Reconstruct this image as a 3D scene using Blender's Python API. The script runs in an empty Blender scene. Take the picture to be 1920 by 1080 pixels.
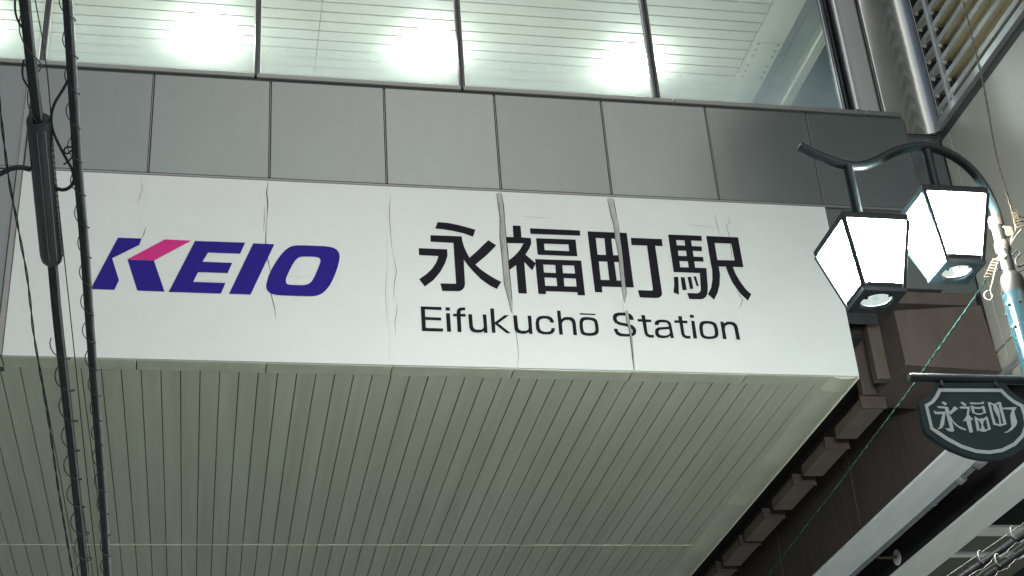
import bpy, bmesh, math, random
from mathutils import Vector, Matrix
from mathutils.geometry import tessellate_polygon
random.seed(7)
scene = bpy.context.scene
COL = scene.collection
PI = math.pi

# ------------------------------------------------------------------ camera
F_PX = 2807.914
def _rot(a, b, c):
    Rz = Matrix(((math.cos(a), math.sin(a), 0), (-math.sin(a), math.cos(a), 0), (0, 0, 1)))
    Rx = Matrix(((1, 0, 0), (0, math.cos(b), math.sin(b)), (0, -math.sin(b), math.cos(b))))
    Rr = Matrix(((math.cos(c), 0, math.sin(c)), (0, 1, 0), (-math.sin(c), 0, math.cos(c))))
    return Rr @ Rx @ Rz
R = _rot(-0.2246, 0.5183, -0.0779)
CAM = Vector((0.5939, -10.6721, 1.6))
cd = bpy.data.cameras.new('camera'); cam = bpy.data.objects.new('camera', cd); COL.objects.link(cam)
cd.sensor_width = 36; cd.lens = F_PX / 1920 * 36; cd.clip_start = 0.05; cd.clip_end = 2000
mw = Matrix((R[0], R[2], -R[1])).transposed().to_4x4(); mw.translation = CAM
cam.matrix_world = mw
scene.camera = cam

# ------------------------------------------------------------------ light
SUN_EL, SUN_AZ = math.radians(36), math.radians(-10)     # glow of the street behind the camera
world = bpy.data.worlds.new('World'); scene.world = world; world.use_nodes = True
nt = world.node_tree; bg = nt.nodes['Background']
sky = nt.nodes.new('ShaderNodeTexSky'); sky.sky_type = 'NISHITA'; sky.sun_disc = False
sky.sun_elevation = SUN_EL; sky.sun_rotation = PI + SUN_AZ; sky.air_density = 1.0; sky.dust_density = 3.0
hs = nt.nodes.new('ShaderNodeHueSaturation'); hs.inputs['Saturation'].default_value = 0.62
nt.links.new(sky.outputs[0], hs.inputs['Color']); nt.links.new(hs.outputs[0], bg.inputs['Color'])
bg.inputs['Strength'].default_value = 0.090
sd = bpy.data.lights.new('sun', 'SUN'); sun = bpy.data.objects.new('sun', sd); COL.objects.link(sun)
sd.energy = 0.17; sd.angle = math.radians(40); sd.color = (0.86, 1.0, 0.97)
dirv = Vector((-math.sin(SUN_AZ) * math.cos(SUN_EL), math.cos(SUN_AZ) * math.cos(SUN_EL), -math.sin(SUN_EL)))
sun.rotation_euler = dirv.to_track_quat('-Z', 'Y').to_euler(); sun.location = (4, -20, 9)
scene.view_settings.view_transform = 'Standard'; scene.view_settings.look = 'None'
scene.view_settings.exposure = -0.36; scene.view_settings.gamma = 1.0
scene.cycles.use_denoising = True
scene.cycles.max_bounces = 10; scene.cycles.transparent_max_bounces = 16
scene.cycles.sample_clamp_indirect = 6.0

# ------------------------------------------------------------------ layout helpers
def ray(x, y):
    d = Vector(((x - 960) / F_PX, 1.0, (540 - y) / F_PX))
    return Vector((d.x*R[0][0] + d.y*R[1][0] + d.z*R[2][0], d.x*R[0][1] + d.y*R[1][1] + d.z*R[2][1], d.x*R[0][2] + d.y*R[1][2] + d.z*R[2][2]))
def at(x, y, axis, v):                       # point of a wall, soffit or side plane
    d = ray(x, y); i = 'XYZ'.index(axis); return CAM + d * ((v - CAM[i]) / d[i])
def on_slope(x, y, Y0, Z0, Y1, Z1):          # point of a plane through two heights, level along the street
    d = ray(x, y); m = (Z1 - Z0) / (Y1 - Y0)
    return CAM + d * ((Z0 + m * (CAM.y - Y0) - CAM.z) / (d.z - m * d.y))

# ------------------------------------------------------------------ materials
def mat(name, col, rough=0.5, metal=0.0, vary=0.12, scale=3.0, stretch=(1, 1, 1), bump=0.0, bscale=60.0, spec=0.5, emit=None, es=0.0, coat=0.0, tint=None, rand=0.0):
    m = bpy.data.materials.new(name); m.use_nodes = True
    n = m.node_tree; b = n.nodes['Principled BSDF']
    b.inputs['Roughness'].default_value = rough; b.inputs['Metallic'].default_value = metal
    b.inputs['Specular IOR Level'].default_value = spec; b.inputs['Coat Weight'].default_value = coat
    tc = n.nodes.new('ShaderNodeTexCoord'); mp = n.nodes.new('ShaderNodeMapping'); mp.inputs['Scale'].default_value = stretch
    n.links.new(tc.outputs['Object'], mp.inputs['Vector'])
    nz = n.nodes.new('ShaderNodeTexNoise'); nz.inputs['Scale'].default_value = scale; nz.inputs['Detail'].default_value = 6; nz.inputs['Roughness'].default_value = 0.65
    n.links.new(mp.outputs[0], nz.inputs['Vector'])
    rp = n.nodes.new('ShaderNodeValToRGB'); rp.color_ramp.elements[0].position = 0.3; rp.color_ramp.elements[1].position = 0.72
    t = tint or (1, 1, 1)
    rp.color_ramp.elements[0].color = (col[0]*(1-vary)*t[0], col[1]*(1-vary)*t[1], col[2]*(1-vary)*t[2], 1)
    rp.color_ramp.elements[1].color = (min(1, col[0]*(1+vary)), min(1, col[1]*(1+vary)), min(1, col[2]*(1+vary)), 1)
    n.links.new(nz.outputs['Fac'], rp.inputs['Fac']); 
    if rand:                                   # every panel a slightly different batch
        oi = n.nodes.new('ShaderNodeObjectInfo'); rm = n.nodes.new('ShaderNodeMapRange'); rm.inputs['To Min'].default_value = 1-rand; rm.inputs['To Max'].default_value = 1+rand
        n.links.new(oi.outputs['Random'], rm.inputs['Value']); hv = n.nodes.new('ShaderNodeHueSaturation'); n.links.new(rm.outputs[0], hv.inputs['Value'])
        n.links.new(rp.outputs[0], hv.inputs['Color']); n.links.new(hv.outputs[0], b.inputs['Base Color'])
    else: n.links.new(rp.outputs[0], b.inputs['Base Color'])
    mr = n.nodes.new('ShaderNodeMapRange'); mr.inputs['To Min'].default_value = max(0.02, rough*0.8); mr.inputs['To Max'].default_value = min(1, rough*1.2)
    n.links.new(nz.outputs['Fac'], mr.inputs['Value']); n.links.new(mr.outputs[0], b.inputs['Roughness'])
    if bump:
        nb = n.nodes.new('ShaderNodeTexNoise'); nb.inputs['Scale'].default_value = bscale; nb.inputs['Detail'].default_value = 4
        n.links.new(mp.outputs[0], nb.inputs['Vector'])
        bp = n.nodes.new('ShaderNodeBump'); bp.inputs['Strength'].default_value = bump; bp.inputs['Distance'].default_value = 0.02
        n.links.new(nb.outputs['Fac'], bp.inputs['Height']); n.links.new(bp.outputs[0], b.inputs['Normal'])
    if emit:
        b.inputs['Emission Color'].default_value = (*emit, 1); b.inputs['Emission Strength'].default_value = es
    return m
M = {}
M['panel'] = mat('grey_aluminium_panel', (0.135, 0.160, 0.162), 0.22, 0.45, 0.10, 1.6, (1, 1, .35), bump=.035, bscale=1.8, rand=.10)
M['joint'] = mat('dark_joint', (0.05, 0.055, 0.055), 0.7)
M['bead'] = mat('aluminium_bead', (0.20, 0.21, 0.205), 0.4, 0.5, .1, 8)
M['film'] = mat('white_sign_film', (0.545, 0.595, 0.58), 0.36, 0, .035, 1.6, (1, 1, 1.5), bump=.05, bscale=2.2, spec=.8)
M['film_old'] = mat('aged_peeling_film', (0.46, 0.47, 0.45), 0.6, 0, .22, 9, (4, 1, 1))
M['crack'] = mat('crack_dark', (0.045, 0.047, 0.045), 0.8)
M['hair'] = mat('hairline_grey', (0.50, 0.51, 0.50), 0.8)
M['ink'] = mat('charcoal_vinyl', (0.012, 0.012, 0.017), 0.65, 0, .2, 5, spec=.08)
M['navy'] = mat('navy_blue_vinyl', (0.016, 0.010, 0.20), 0.6, 0, .1, 4, spec=.15)
M['pink'] = mat('magenta_vinyl', (0.55, 0.03, 0.20), 0.6, 0, .08, 4, spec=.15)
M['soffit'] = mat('soffit_board', (0.42, 0.455, 0.365), 0.40, 0.0, .13, 1.1, (5.5, .22, 1), bump=.04, bscale=4, tint=(1, 1, .93))
M['trim'] = mat('soffit_trim', (0.47, 0.50, 0.39), 0.4, 0.1, .16, 3, (1, .5, 1))
M['groove'] = mat('soffit_groove', (0.10, 0.11, 0.085), 0.7)
M['ceil'] = mat('interior_ceiling_board', (0.70, 0.70, 0.57), 0.5, 0, .06, 2)
M['ceilgap'] = mat('interior_ceiling_groove', (0.22, 0.225, 0.19), 0.7)
M['cream'] = mat('cream_bulkhead', (0.74, 0.74, 0.62), 0.5, 0, .06, 3)
M['greyint'] = mat('grey_recess', (0.36, 0.40, 0.38), 0.5, 0, .08, 3)
M['nightglass'] = mat('dark_night_glass', (0.045, 0.085, 0.095), 0.2, 0, .25, 5)
M['floor'] = mat('pale_floor', (0.70, 0.70, 0.65), 0.5)
M['steel'] = mat('stainless_steel', (0.62, 0.65, 0.67), 0.34, 0.45, .12, 2.2, (1, 1, .35), bump=.05, bscale=2.5)
M['steel_wavy'] = mat('rippled_stainless_steel', (0.40, 0.42, 0.42), 0.20, 0.95, .06, 1.5, (1, 1, 1), bump=.16, bscale=3.5)
M['mullion'] = mat('dark_mullion', (0.035, 0.04, 0.045), 0.3, 0.5, .2, 6)
M['slat'] = mat('galvanised_slat', (0.52, 0.54, 0.51), 0.35, 0.55, .2, 5, (1, .4, 1))
M['slatback'] = mat('tan_slat_blade', (0.80, 0.74, 0.56), 0.5, 0.1, .18, 4, (1, .3, 1))
M['brightclip'] = mat('white_clip', (0.8, 0.8, 0.78), 0.3, .4)
M['wing'] = mat('taupe_wall_panel', (0.42, 0.42, 0.36), 0.42, 0.1, .07, 1.2)
M['lead'] = mat('pale_metal_flashing', (0.55, 0.57, 0.56), 0.3, 0.7, .12, 4)
M['brown'] = mat('brown_painted_steel', (0.072, 0.058, 0.050), 0.66, 0, .25, 2.5, (1.5, 1.5, .5), bump=.08, bscale=8)
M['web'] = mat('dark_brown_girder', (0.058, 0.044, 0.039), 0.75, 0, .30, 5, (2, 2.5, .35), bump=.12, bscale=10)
M['flange'] = mat('pale_flange_paint', (0.78, 0.85, 0.84), 0.5, 0, .08, 2.2, (2.5, .5, 1), bump=.06, bscale=8)
M['flange2'] = mat('pale_green_flange_paint', (0.86, 0.90, 0.86), 0.5, 0, .05, 2, (2, .5, 1))
M['bracket'] = mat('tan_bracket', (0.115, 0.10, 0.078), 0.6, 0, .2, 5)
M['dark'] = mat('shade_black', (0.012, 0.011, 0.012), 0.9)  # near-black colour stands in for the deep shade of the gaps
M['olive'] = mat('olive_deck', (0.16, 0.16, 0.12), 0.7, 0, .15, 3)
M['pipe'] = mat('grey_pipe', (0.34, 0.36, 0.36), 0.25, 0.75, .2, 6)
M['post'] = mat('dark_green_lamp_paint', (0.012, 0.021, 0.024), 0.38, 0.0, .3, 9, spec=.3)
M['pole'] = mat('teal_lamp_pole_paint', (0.012, 0.035, 0.042), 0.24, 0.0, .06, 2, coat=.3)
M['postgrey'] = mat('grey_lamp_post', (0.010, 0.011, 0.010), 0.4, 0.4, .2, 6)
M['collar'] = mat('bare_metal_collar', (0.032, 0.030, 0.025), 0.4, 0.2, .15, 10)
M['glowcool'] = mat('cool_lit_lantern_pane', (0.8, 0.8, 0.8), 0.4, emit=(0.86, 0.97, 1.0), es=330)
M['glowwarm'] = mat('warm_lit_lantern_pane', (0.8, 0.8, 0.8), 0.4, emit=(1.0, 0.965, 0.88), es=340)
M['reflector'] = mat('lantern_reflector', (0.75, 0.78, 0.74), 0.35, 0.1, emit=(.95, 1, .95), es=.35)
M['mouthcool'] = mat('cool_lit_lamp_mouth', (0.7, 0.8, 0.8), 0.4, emit=(0.86, 0.98, 1.0), es=1.6)
M['mouthwarm'] = mat('warm_lit_lamp_mouth', (0.8, 0.78, 0.7), 0.4, emit=(1.0, 0.97, 0.86), es=1.6)
M['bulbcool'] = mat('cool_bulb', (0.7, 0.8, 0.78), 0.3, emit=(0.80, 1.0, 0.97), es=0.42)
M['bulbwarm'] = mat('warm_bulb', (0.7, 0.7, 0.6), 0.3, emit=(1.0, 0.98, 0.85), es=0.42)
M['plate'] = mat('dark_green_name_plate', (0.020, 0.038, 0.040), 0.65, 0, .15, 6, spec=.15)
M['platewhite'] = mat('pale_plate_lettering', (0.36, 0.43, 0.43), 0.5, 0, .05, 6)
M['cable'] = mat('black_cable_sheath', (0.026, 0.031, 0.033), 0.45, 0, .3, 12, bump=.05, bscale=40, spec=.3)
M['cablegrey'] = mat('grey_cable_sheath', (0.30, 0.32, 0.32), 0.3, 0.3, .15, 12)
M['closure'] = mat('black_splice_case', (0.020, 0.026, 0.029), 0.22, 0.0, .5, 14, (1, .2, .2), coat=.3, bump=.06, bscale=18)
M['cableblack'] = mat('matt_black_cable', (0.006, 0.007, 0.008), 0.5, 0, .3, 12, spec=.2)
M['wire'] = mat('bare_wire', (0.07, 0.075, 0.065), 0.5, 0.1, .2, 20)
M['ringwire'] = mat('galvanised_ring', (0.20, 0.20, 0.19), 0.4, 0.3, .2, 20)
M['guy'] = mat('bare_guy_wire', (0.20, 0.18, 0.16), 0.45, 0.2, .25, 30, (1, 1, 4))
M['clamp'] = mat('brassy_clamp', (0.055, 0.045, 0.030), 0.5, 0.2, .25, 30)
M['green'] = mat('green_cord', (0.012, 0.036, 0.026), 0.8, 0, .3, 40, spec=.05)
M['paving'] = mat('pale_paving', (0.62, 0.64, 0.60), 0.8, 0, .12, 1.5, bump=.1, bscale=20)
M['lampglow'] = mat('lit_ceiling_lamp', (0.8, 0.8, 0.8), 0.4, emit=(0.83, 0.95, 1.0), es=68)
M['lampring'] = mat('ceiling_lamp_rim', (0.8, 0.8, 0.79), 0.6, vary=.02)
M['smudge'] = mat('white_glass_sticker', (0.72, 0.76, 0.66), 0.6)

def glass_mat():                              # clear sheet with a milky film of dust
    m = bpy.data.materials.new('hazy_window_glass'); m.use_nodes = True
    n = m.node_tree; n.nodes.remove(n.nodes['Principled BSDF']); out = n.nodes['Material Output']
    def mix(f, a, b):
        x = n.nodes.new('ShaderNodeMixShader'); x.inputs[0].default_value = f
        n.links.new(a.outputs[0], x.inputs[1]); n.links.new(b.outputs[0], x.inputs[2]); return x
    tr = n.nodes.new('ShaderNodeBsdfTransparent'); tr.inputs[0].default_value = (.93, .97, .95, 1)
    df = n.nodes.new('ShaderNodeBsdfTranslucent'); df.inputs[0].default_value = (.84, .95, 1, 1)
    gl = n.nodes.new('ShaderNodeBsdfGlossy'); gl.inputs['Roughness'].default_value = 0.06
    tc = n.nodes.new('ShaderNodeTexCoord'); nz = n.nodes.new('ShaderNodeTexNoise'); nz.inputs['Scale'].default_value = 3; nz.inputs['Detail'].default_value = 7
    n.links.new(tc.outputs['Object'], nz.inputs['Vector'])
    mr = n.nodes.new('ShaderNodeMapRange'); mr.inputs['To Min'].default_value = .08; mr.inputs['To Max'].default_value = .17
    n.links.new(nz.outputs['Fac'], mr.inputs['Value'])
    sx = n.nodes.new('ShaderNodeSeparateXYZ'); n.links.new(tc.outputs['Generated'], sx.inputs[0])
    ft = n.nodes.new('ShaderNodeMapRange'); ft.inputs['From Min'].default_value = 0; ft.inputs['From Max'].default_value = .38; ft.inputs['To Min'].default_value = .24; ft.inputs['To Max'].default_value = 0
    n.links.new(sx.outputs['Z'], ft.inputs['Value'])          # milky haze mixed in more strongly towards the foot of the pane
    ad = n.nodes.new('ShaderNodeMath'); n.links.new(mr.outputs[0], ad.inputs[0]); n.links.new(ft.outputs[0], ad.inputs[1])
    m2 = mix(.08, tr, df); n.links.new(ad.outputs[0], m2.inputs[0]); m3 = mix(.03, m2, gl)
    n.links.new(m3.outputs[0], out.inputs['Surface']); return m
M['glass'] = glass_mat()
def sticker_mat():
    m = bpy.data.materials.new('translucent_sticker'); m.use_nodes = True; n = m.node_tree; n.nodes.remove(n.nodes['Principled BSDF'])
    t = n.nodes.new('ShaderNodeBsdfTranslucent'); t.inputs[0].default_value = (.95, .97, .9, 1)
    r = n.nodes.new('ShaderNodeBsdfTransparent'); x = n.nodes.new('ShaderNodeMixShader'); x.inputs[0].default_value = .5
    n.links.new(r.outputs[0], x.inputs[1]); n.links.new(t.outputs[0], x.inputs[2]); n.links.new(x.outputs[0], n.nodes['Material Output'].inputs['Surface']); return m
M['smudge'] = sticker_mat()

# ------------------------------------------------------------------ mesh builder
class MB:
    def __init__(s): s.v = []; s.f = []; s.mi = []; s.sm = []
    def add(s, vs, fs, mi=0, smooth=False):
        o = len(s.v); s.v += [Vector(p) for p in vs]
        for f in fs: s.f.append(tuple(i + o for i in f)); s.mi.append(mi); s.sm.append(smooth)
    def box(s, x0, x1, y0, y1, z0, z1, mi=0):
        s.add([(x0,y0,z0),(x1,y0,z0),(x1,y1,z0),(x0,y1,z0),(x0,y0,z1),(x1,y0,z1),(x1,y1,z1),(x0,y1,z1)],
              [(0,3,2,1),(4,5,6,7),(0,1,5,4),(1,2,6,5),(2,3,7,6),(3,0,4,7)], mi)
        return s
    def hexa(s, p, mi=0):       # 8 corners, bottom ring then top ring
        s.add(p, [(0,3,2,1),(4,5,6,7),(0,1,5,4),(1,2,6,5),(2,3,7,6),(3,0,4,7)], mi); return s
    def tube(s, path, r, n=10, mi=0, cap=True, flat=1.0):
        P = [Vector(p) for p in path]; k = len(P)
        rr = r if isinstance(r, (list, tuple)) else [r] * k
        t0 = (P[1] - P[0]).normalized()
        up = Vector((0, 0, 1)) if abs(t0.z) < .9 else Vector((1, 0, 0))
        nrm = (up - t0 * up.dot(t0)).normalized(); vs = []
        for i in range(k):
            t = (P[min(i+1, k-1)] - P[max(i-1, 0)]).normalized()
            nrm = (nrm - t * nrm.dot(t)).normalized(); b = t.cross(nrm)
            for j in range(n):
                a = 2*PI*j/n; vs.append(P[i] + (nrm*math.cos(a)*flat + b*math.sin(a)) * rr[i])
        fs = [(i*n+j, i*n+(j+1) % n, (i+1)*n+(j+1) % n, (i+1)*n+j) for i in range(k-1) for j in range(n)]
        s.add(vs, fs, mi, True)
        if cap:
            s.add(vs[:n], [tuple(reversed(range(n)))], mi); s.add(vs[-n:], [tuple(range(n))], mi)
        return s
    def helix(s, path, R_, turns, r, n=6, mi=0, ph=0.0, wob=0.0, per=14, skew=(0, 0, 0), hand=1):
        P = resample(path, int(turns*per)+1); out = []; t0 = (P[1]-P[0]).normalized()
        up = Vector((0, 0, 1)); nrm = (up - t0*up.dot(t0)).normalized()
        for i, p in enumerate(P):
            t = (P[min(i+1, len(P)-1)] - P[max(i-1, 0)]).normalized(); nrm = (nrm - t*nrm.dot(t)).normalized(); b = t.cross(nrm)
            a = 2*PI*i/per + ph; q = R_*(1 + wob*math.sin(i*.37))
            out.append(p + (nrm*math.cos(a) + b*math.sin(a)*hand)*q + Vector(skew))
        return s.tube(out, r, n, mi)
    def poly(s, outer, holes=(), mi=0):          # flat polygon with holes, points already in space
        loops = [[Vector(p) for p in outer]] + [[Vector(p) for p in h] for h in holes]
        flat = [p for l in loops for p in l]
        fs = []
        for a, b, c in tessellate_polygon(loops):
            nn = (flat[b]-flat[a]).cross(flat[c]-flat[a])
            fs.append((a, b, c) if nn.y <= 0 else (a, c, b))
        s.add(flat, fs, mi); return s
    def slab(s, outer, dy, mi=0):                # polygon facing the street with thickness dy
        o = [Vector(p) for p in outer]; k = len(o); s.poly(o, (), mi)
        bk = [p + Vector((0, dy, 0)) for p in o]
        s.add(o + bk, [(i, (i+1) % k, k+(i+1) % k, k+i) for i in range(k)], mi)
        s.add(bk, [t for t in tessellate_polygon([bk])], mi); return s
    def line(s, pts, w, mi=0, taper=True):       # thin flat strip on a street-facing plane
        P = [Vector(p) for p in pts]; k = len(P); vs = []
        for i in range(k):
            t = (P[min(i+1, k-1)] - P[max(i-1, 0)]).normalized(); d = Vector((-t.z, 0, t.x))
            q = w*(0.25 if taper and i in (0, k-1) else 1)/2; vs += [P[i]-d*q, P[i]+d*q]
        s.add(vs, [(2*i, 2*i+2, 2*i+3, 2*i+1) for i in range(k-1)], mi); return s
    def build(s, name, m, parent=None, bevel=0.0, label=None, seg=2):
        lo = Vector([min(p[i] for p in s.v) for i in range(3)]); hi = Vector([max(p[i] for p in s.v) for i in range(3)])
        c = (lo + hi) / 2
        me = bpy.data.meshes.new(name); me.from_pydata([p - c for p in s.v], [], s.f)
        for q in (m if isinstance(m, (list, tuple)) else [m]): me.materials.append(M[q])
        me.polygons.foreach_set('material_index', s.mi); me.polygons.foreach_set('use_smooth', s.sm); me.update()
        o = bpy.data.objects.new(name, me); COL.objects.link(o)
        if parent is not None: o.parent = parent; o.location = c - wloc(parent)
        else: o.location = c
        if bevel:
            b = o.modifiers.new('bevel', 'BEVEL'); b.width = bevel; b.segments = seg; b.limit_method = 'ANGLE'; b.angle_limit = math.radians(50)
        if label: o['label'] = label
        return o
def wloc(o):
    p = Vector(o.location)
    while o.parent: o = o.parent; p += Vector(o.location)
    return p
def resample(path, n):
    P = [Vector(p) for p in path]; L = [0]
    for a, b in zip(P, P[1:]): L.append(L[-1] + (b-a).length)
    out = []; j = 0
    for i in range(n):
        d = L[-1]*i/(n-1)
        while j < len(P)-2 and L[j+1] < d: j += 1
        out.append(P[j].lerp(P[j+1], (d-L[j])/max(1e-9, L[j+1]-L[j])))
    return out
def smooth_path(pts, sub=6):
    P = [Vector(p) for p in pts]; out = []
    for i in range(len(P)-1):
        a, b, c, d = P[max(i-1, 0)], P[i], P[i+1], P[min(i+2, len(P)-1)]
        for k in range(sub):
            t = k/sub
            out.append(.5*((2*b) + (c-a)*t + (2*a-5*b+4*c-d)*t*t + (3*b-a-3*c+d)*t**3))
    return out + [P[-1]]
def tag(o, label, cat, group=None):
    o['label'] = label; o['category'] = cat
    if group: o['group'] = group
    return o
def thing(name, label, cat, loc, group=None):
    o = bpy.data.objects.new(name, None); COL.objects.link(o); o.location = loc; o.empty_display_size = .2
    return tag(o, label, cat, group)

# ------------------------------------------------------------------ ground
g = MB(); g.box(-300, 300, -300, 300, -0.3, 0.0)
go = g.build('ground', 'paving'); go['kind'] = 'structure'

# ------------------------------------------------------------------ station building
ZB, ZM, ZT, ZS = 7.08, 8.81, 9.872, 9.915       # sign bottom, sign top, panel top, sill top
XL, XR, XW = -0.992, 5.997, 7.37                # sign ends, side wing face
bld = thing('station_building', 'grey metal clad station building with lit upper windows behind the white sign', 'building', (3, 4, 0))
bk = MB()
bk.box(-9, 7.0, .03, .25, ZM-.01, ZT, 0); bk.box(-9, XL-.01, .03, .25, ZB, ZM-.012, 0); bk.box(XL, XR, .03, .16, ZB+.03, ZM-.012, 0)
bk.box(XR+.008, 7.0, .035, .22, 8.0, ZM-.012, 0); bk.build('wall_backing', 'joint', bld)
PY0, PY1 = -0.012, 0.028
# upper row: joints at every metre
for k in range(-8, 7):
    x0, x1 = k + .008, k + 1 - .008
    if k == 6: x1 = 6.992
    MB().box(x0, x1, PY0, PY1, ZM+.022, ZT-.012).build('cladding_panel', 'panel', bld, .004)
for k in range(-8, 8):
    MB().box(k-.0045, k+.0015, -.016, .02, ZM+.03, ZT-.03).build('joint_bead', 'bead', bld)
MB().box(-9, 7.0, -.018, .028, ZM-.004, ZM+.016).build('panel_rail', 'bead', bld, .003)
for x0, x1 in ((-2.6, XL-.055), (-4.5, -2.616), (-6.4, -4.516)):
    MB().box(x0, x1, PY0, PY1, ZB+.005, ZM-.012).build('cladding_panel', 'panel', bld, .004)
MB().box(XR+.012, 6.40, .0, PY1, 8.12, ZM-.012).build('cladding_panel', 'panel', bld, .004)
MB().box(XR+.012, 6.30, .01, PY1, 7.61, 8.11).build('corner_filler', 'mullion', bld, .004)
MB().box(6.412, 6.992, .0, PY1, 7.985, ZM-.012).build('cladding_panel', 'panel', bld, .004)
MB().box(7.0, XW-.004, .06, .2, 7.985, 9.72).build('recess_panel', 'panel', bld, .004)
# sill in lengths with open butts, last short piece past the window
xs = [-9, -6.5, -4.66, -2.81, -0.99, .868, 2.71, 4.70, 6.62, 6.985]
for a, b in zip(xs, xs[1:]):
    MB().box(a+.008, b-.008, -.032, .12, ZT+.008, ZS+.012).build('window_sill', 'bead', bld, .006)
MB().box(-9, 6.985, -.010, .03, ZT-.014, ZT+.006).build('sill_shadow_gap', 'joint', bld)
# windows
MX = [-6.47, -4.64, -2.80, -0.945, .882, 2.722, 4.565, 6.445]
for i, x in enumerate(MX):
    w = .024
    m = MB(); m.box(x-w, x+w, .0, .10, ZS+.012, 11.9)
    m.box(x-.007, x+.007, -.022, 0.0, ZS+.012, 11.9)
    m.build('mullion', 'mullion', bld, .003)
for a, b in zip(MX, MX[1:]):
    p = MB(); p.add([(a+.026, .05, ZS+.01), (b-.026, .05, ZS+.01), (b-.026, .05, 11.9), (a+.026, .05, 11.9)], [(0, 1, 2, 3)]); p.build('window_pane', 'glass', bld)
    for xx in (a+.026, b-.034): MB().box(xx, xx+.008, .035, .042, ZS+.014, 11.9).build('glazing_bead', 'brightclip', bld)  # edge glare along the mullions put into the white of the beads
MB().box(-9, 7.4, -.03, .3, 11.9, 13.2).build('header_wall', 'panel', bld, .004)
MB().box(-9.1, 12, -.15, 9.2, 13.2, 13.45).build('roof', 'panel', bld, .01)
# the room
CZ = 11.6
c = MB(); yy = .15
while yy < 7.9:
    for xa, xb in ((-9, -2.35), (-2.342, 1.528), (1.536, 6.10)):
        c.box(xa, xb, yy+.010, yy+.140, CZ, CZ+.02, 0)
    yy += .15
c.box(-9, 6.10, .12, 8, CZ+.026, CZ+.05, 1)
c.build('room_ceiling', ['ceil', 'ceilgap'], bld)
b = MB(); b.box(6.112, 6.135, .12, 8, CZ, CZ+.05); b.box(6.139, 6.45, .12, 1.05, CZ-.001, CZ+.05); b.box(6.139, 6.45, 1.058, 8, CZ-.001, CZ+.05); b.build('bulkhead', 'cream', bld, .004)
h = MB()
for u in (6.18, 6.40):
    for v in (1.08, 1.18, 1.28, 1.44, 1.54, 1.64):
        h.tube([(u, v, CZ-.0045), (u, v, CZ-.0015)], .018, 12)
h.build('bulkhead_vent_hole', 'greyint', bld)
MB().box(6.45, 6.80, .12, 8, CZ+.12, CZ+.15).build('blind_recess', 'greyint', bld)
MB().box(6.60, 6.615, .12, 8, CZ+.10, CZ+.12).build('blind_track', 'greyint', bld)
MB().box(6.80, 6.90, .12, 8, CZ-.02, CZ+.15).build('pelmet', 'cream', bld)
MB().box(7.25, 7.30, .16, 8, 9.3, CZ+.15).build('end_window', 'nightglass', bld)
pbar = at(1535, 117, 'Z', 11.35)
for dz, hh in ((0, .014), (-.055, .006)):
    MB().box(6.93, 7.248, pbar.y, pbar.y+.03, 11.35+dz, 11.35+dz+hh).build('end_window_bar', 'cream', bld)
MB().box(6.905, 7.25, .12, 8, CZ+.1, CZ+.15).build('end_window_head', 'nightglass', bld)
MB().box(-9, 7.0, .26, 8, 9.2, 9.3).build('room_floor', 'floor', bld)
MB().box(-9, 7.0, 8, 8.2, 7.3, 13.2).build('back_wall', 'cream', bld)
MB().box(-9.2, -9.0, .0, 8.2, 7.2, 13.2).build('side_wall', 'panel', bld)
# stainless jamb between window and side wing
j = MB(); j.box(6.475, 6.50, -.035, .10, ZS+.014, 13.1); j.build('window_jamb', 'mullion', bld)
prof = [(6.50, .02), (6.515, -.02), (6.53, -.035), (6.55, -.035), (6.57, -.02), (6.60, -.012), (6.76, -.012), (6.775, -.004), (6.78, .06)]
def extrude_profile(pr, z0, z1, m=None):
    m = m or MB(); n = len(pr)
    m.add([(x, y, z0) for x, y in pr] + [(x, y, z1) for x, y in pr], [(i, i+1, n+i+1, n+i) for i in range(n-1)], 0, True)
    m.add([(x, y, z0) for x, y in pr], [tuple(range(n))[::-1]]) if False else None
    return m
o = extrude_profile(prof, ZS+.016, 13.1).build('stainless_jamb_cover', 'steel', bld)
MB().box(6.785, 6.85, .09, .2, ZS+.02, 13.1).build('jamb_gap', 'joint', bld)
prof = [(6.84, .09), (6.845, .045), (6.86, .04), (7.16, .04)]
for q in range(1, 13):
    a = q/12*PI/2; prof.append((7.16 + .19*math.sin(a), .04 - .11*(1-math.cos(a))))
prof += [(7.352, .02), (7.352, .09)]
m_ = extrude_profile(prof, 9.735, 13.1); k_ = len(prof)
m_.add([(x, y, 9.735) for x, y in prof], [tuple(range(k_))]); m_.build('stainless_corner_cover', 'steel_wavy', bld)
MB().box(7.0, XW-.004, .05, .14, 9.715, 9.732).build('corner_shadow_gap', 'joint', bld)
# soffit over the entrance
BW = 0.15227; XS0 = 1.09757
s = MB()
for k in range(-46, 31):
    x0 = XS0 + k*BW
    if x0 > 5.72: break
    x1 = min(x0 + BW, 5.748)
    for y0, y1 in ((.176, 4.066), (4.082, 7.6), (7.616, 11)):
        zz = random.uniform(-.0012, .0012)
        s.box(x0+.0038, x1-.0038, y0, y1, ZB+.004+zz, ZB+.022, 0)
s.box(-6.2, 5.74, .05, 11, ZB+.026, ZB+.05, 1)
s.build('soffit', ['soffit', 'groove'], bld, .002, seg=1)
MB().box(-6.2, 5.74, 4.069, 4.079, ZB-.001, ZB+.02).build('soffit_joint_strip', 'cream', bld)
for a in range(-6, 6):
    x1 = a + 1 - .004 if a < 5 else 5.74
    MB().box(a+.004, x1, .0, .170, ZB-.004, ZB+.024).build('soffit_trim', 'trim', bld, .004)
xa = [at(1539, 743, 'Z', ZB).x, 5.993]
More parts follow.
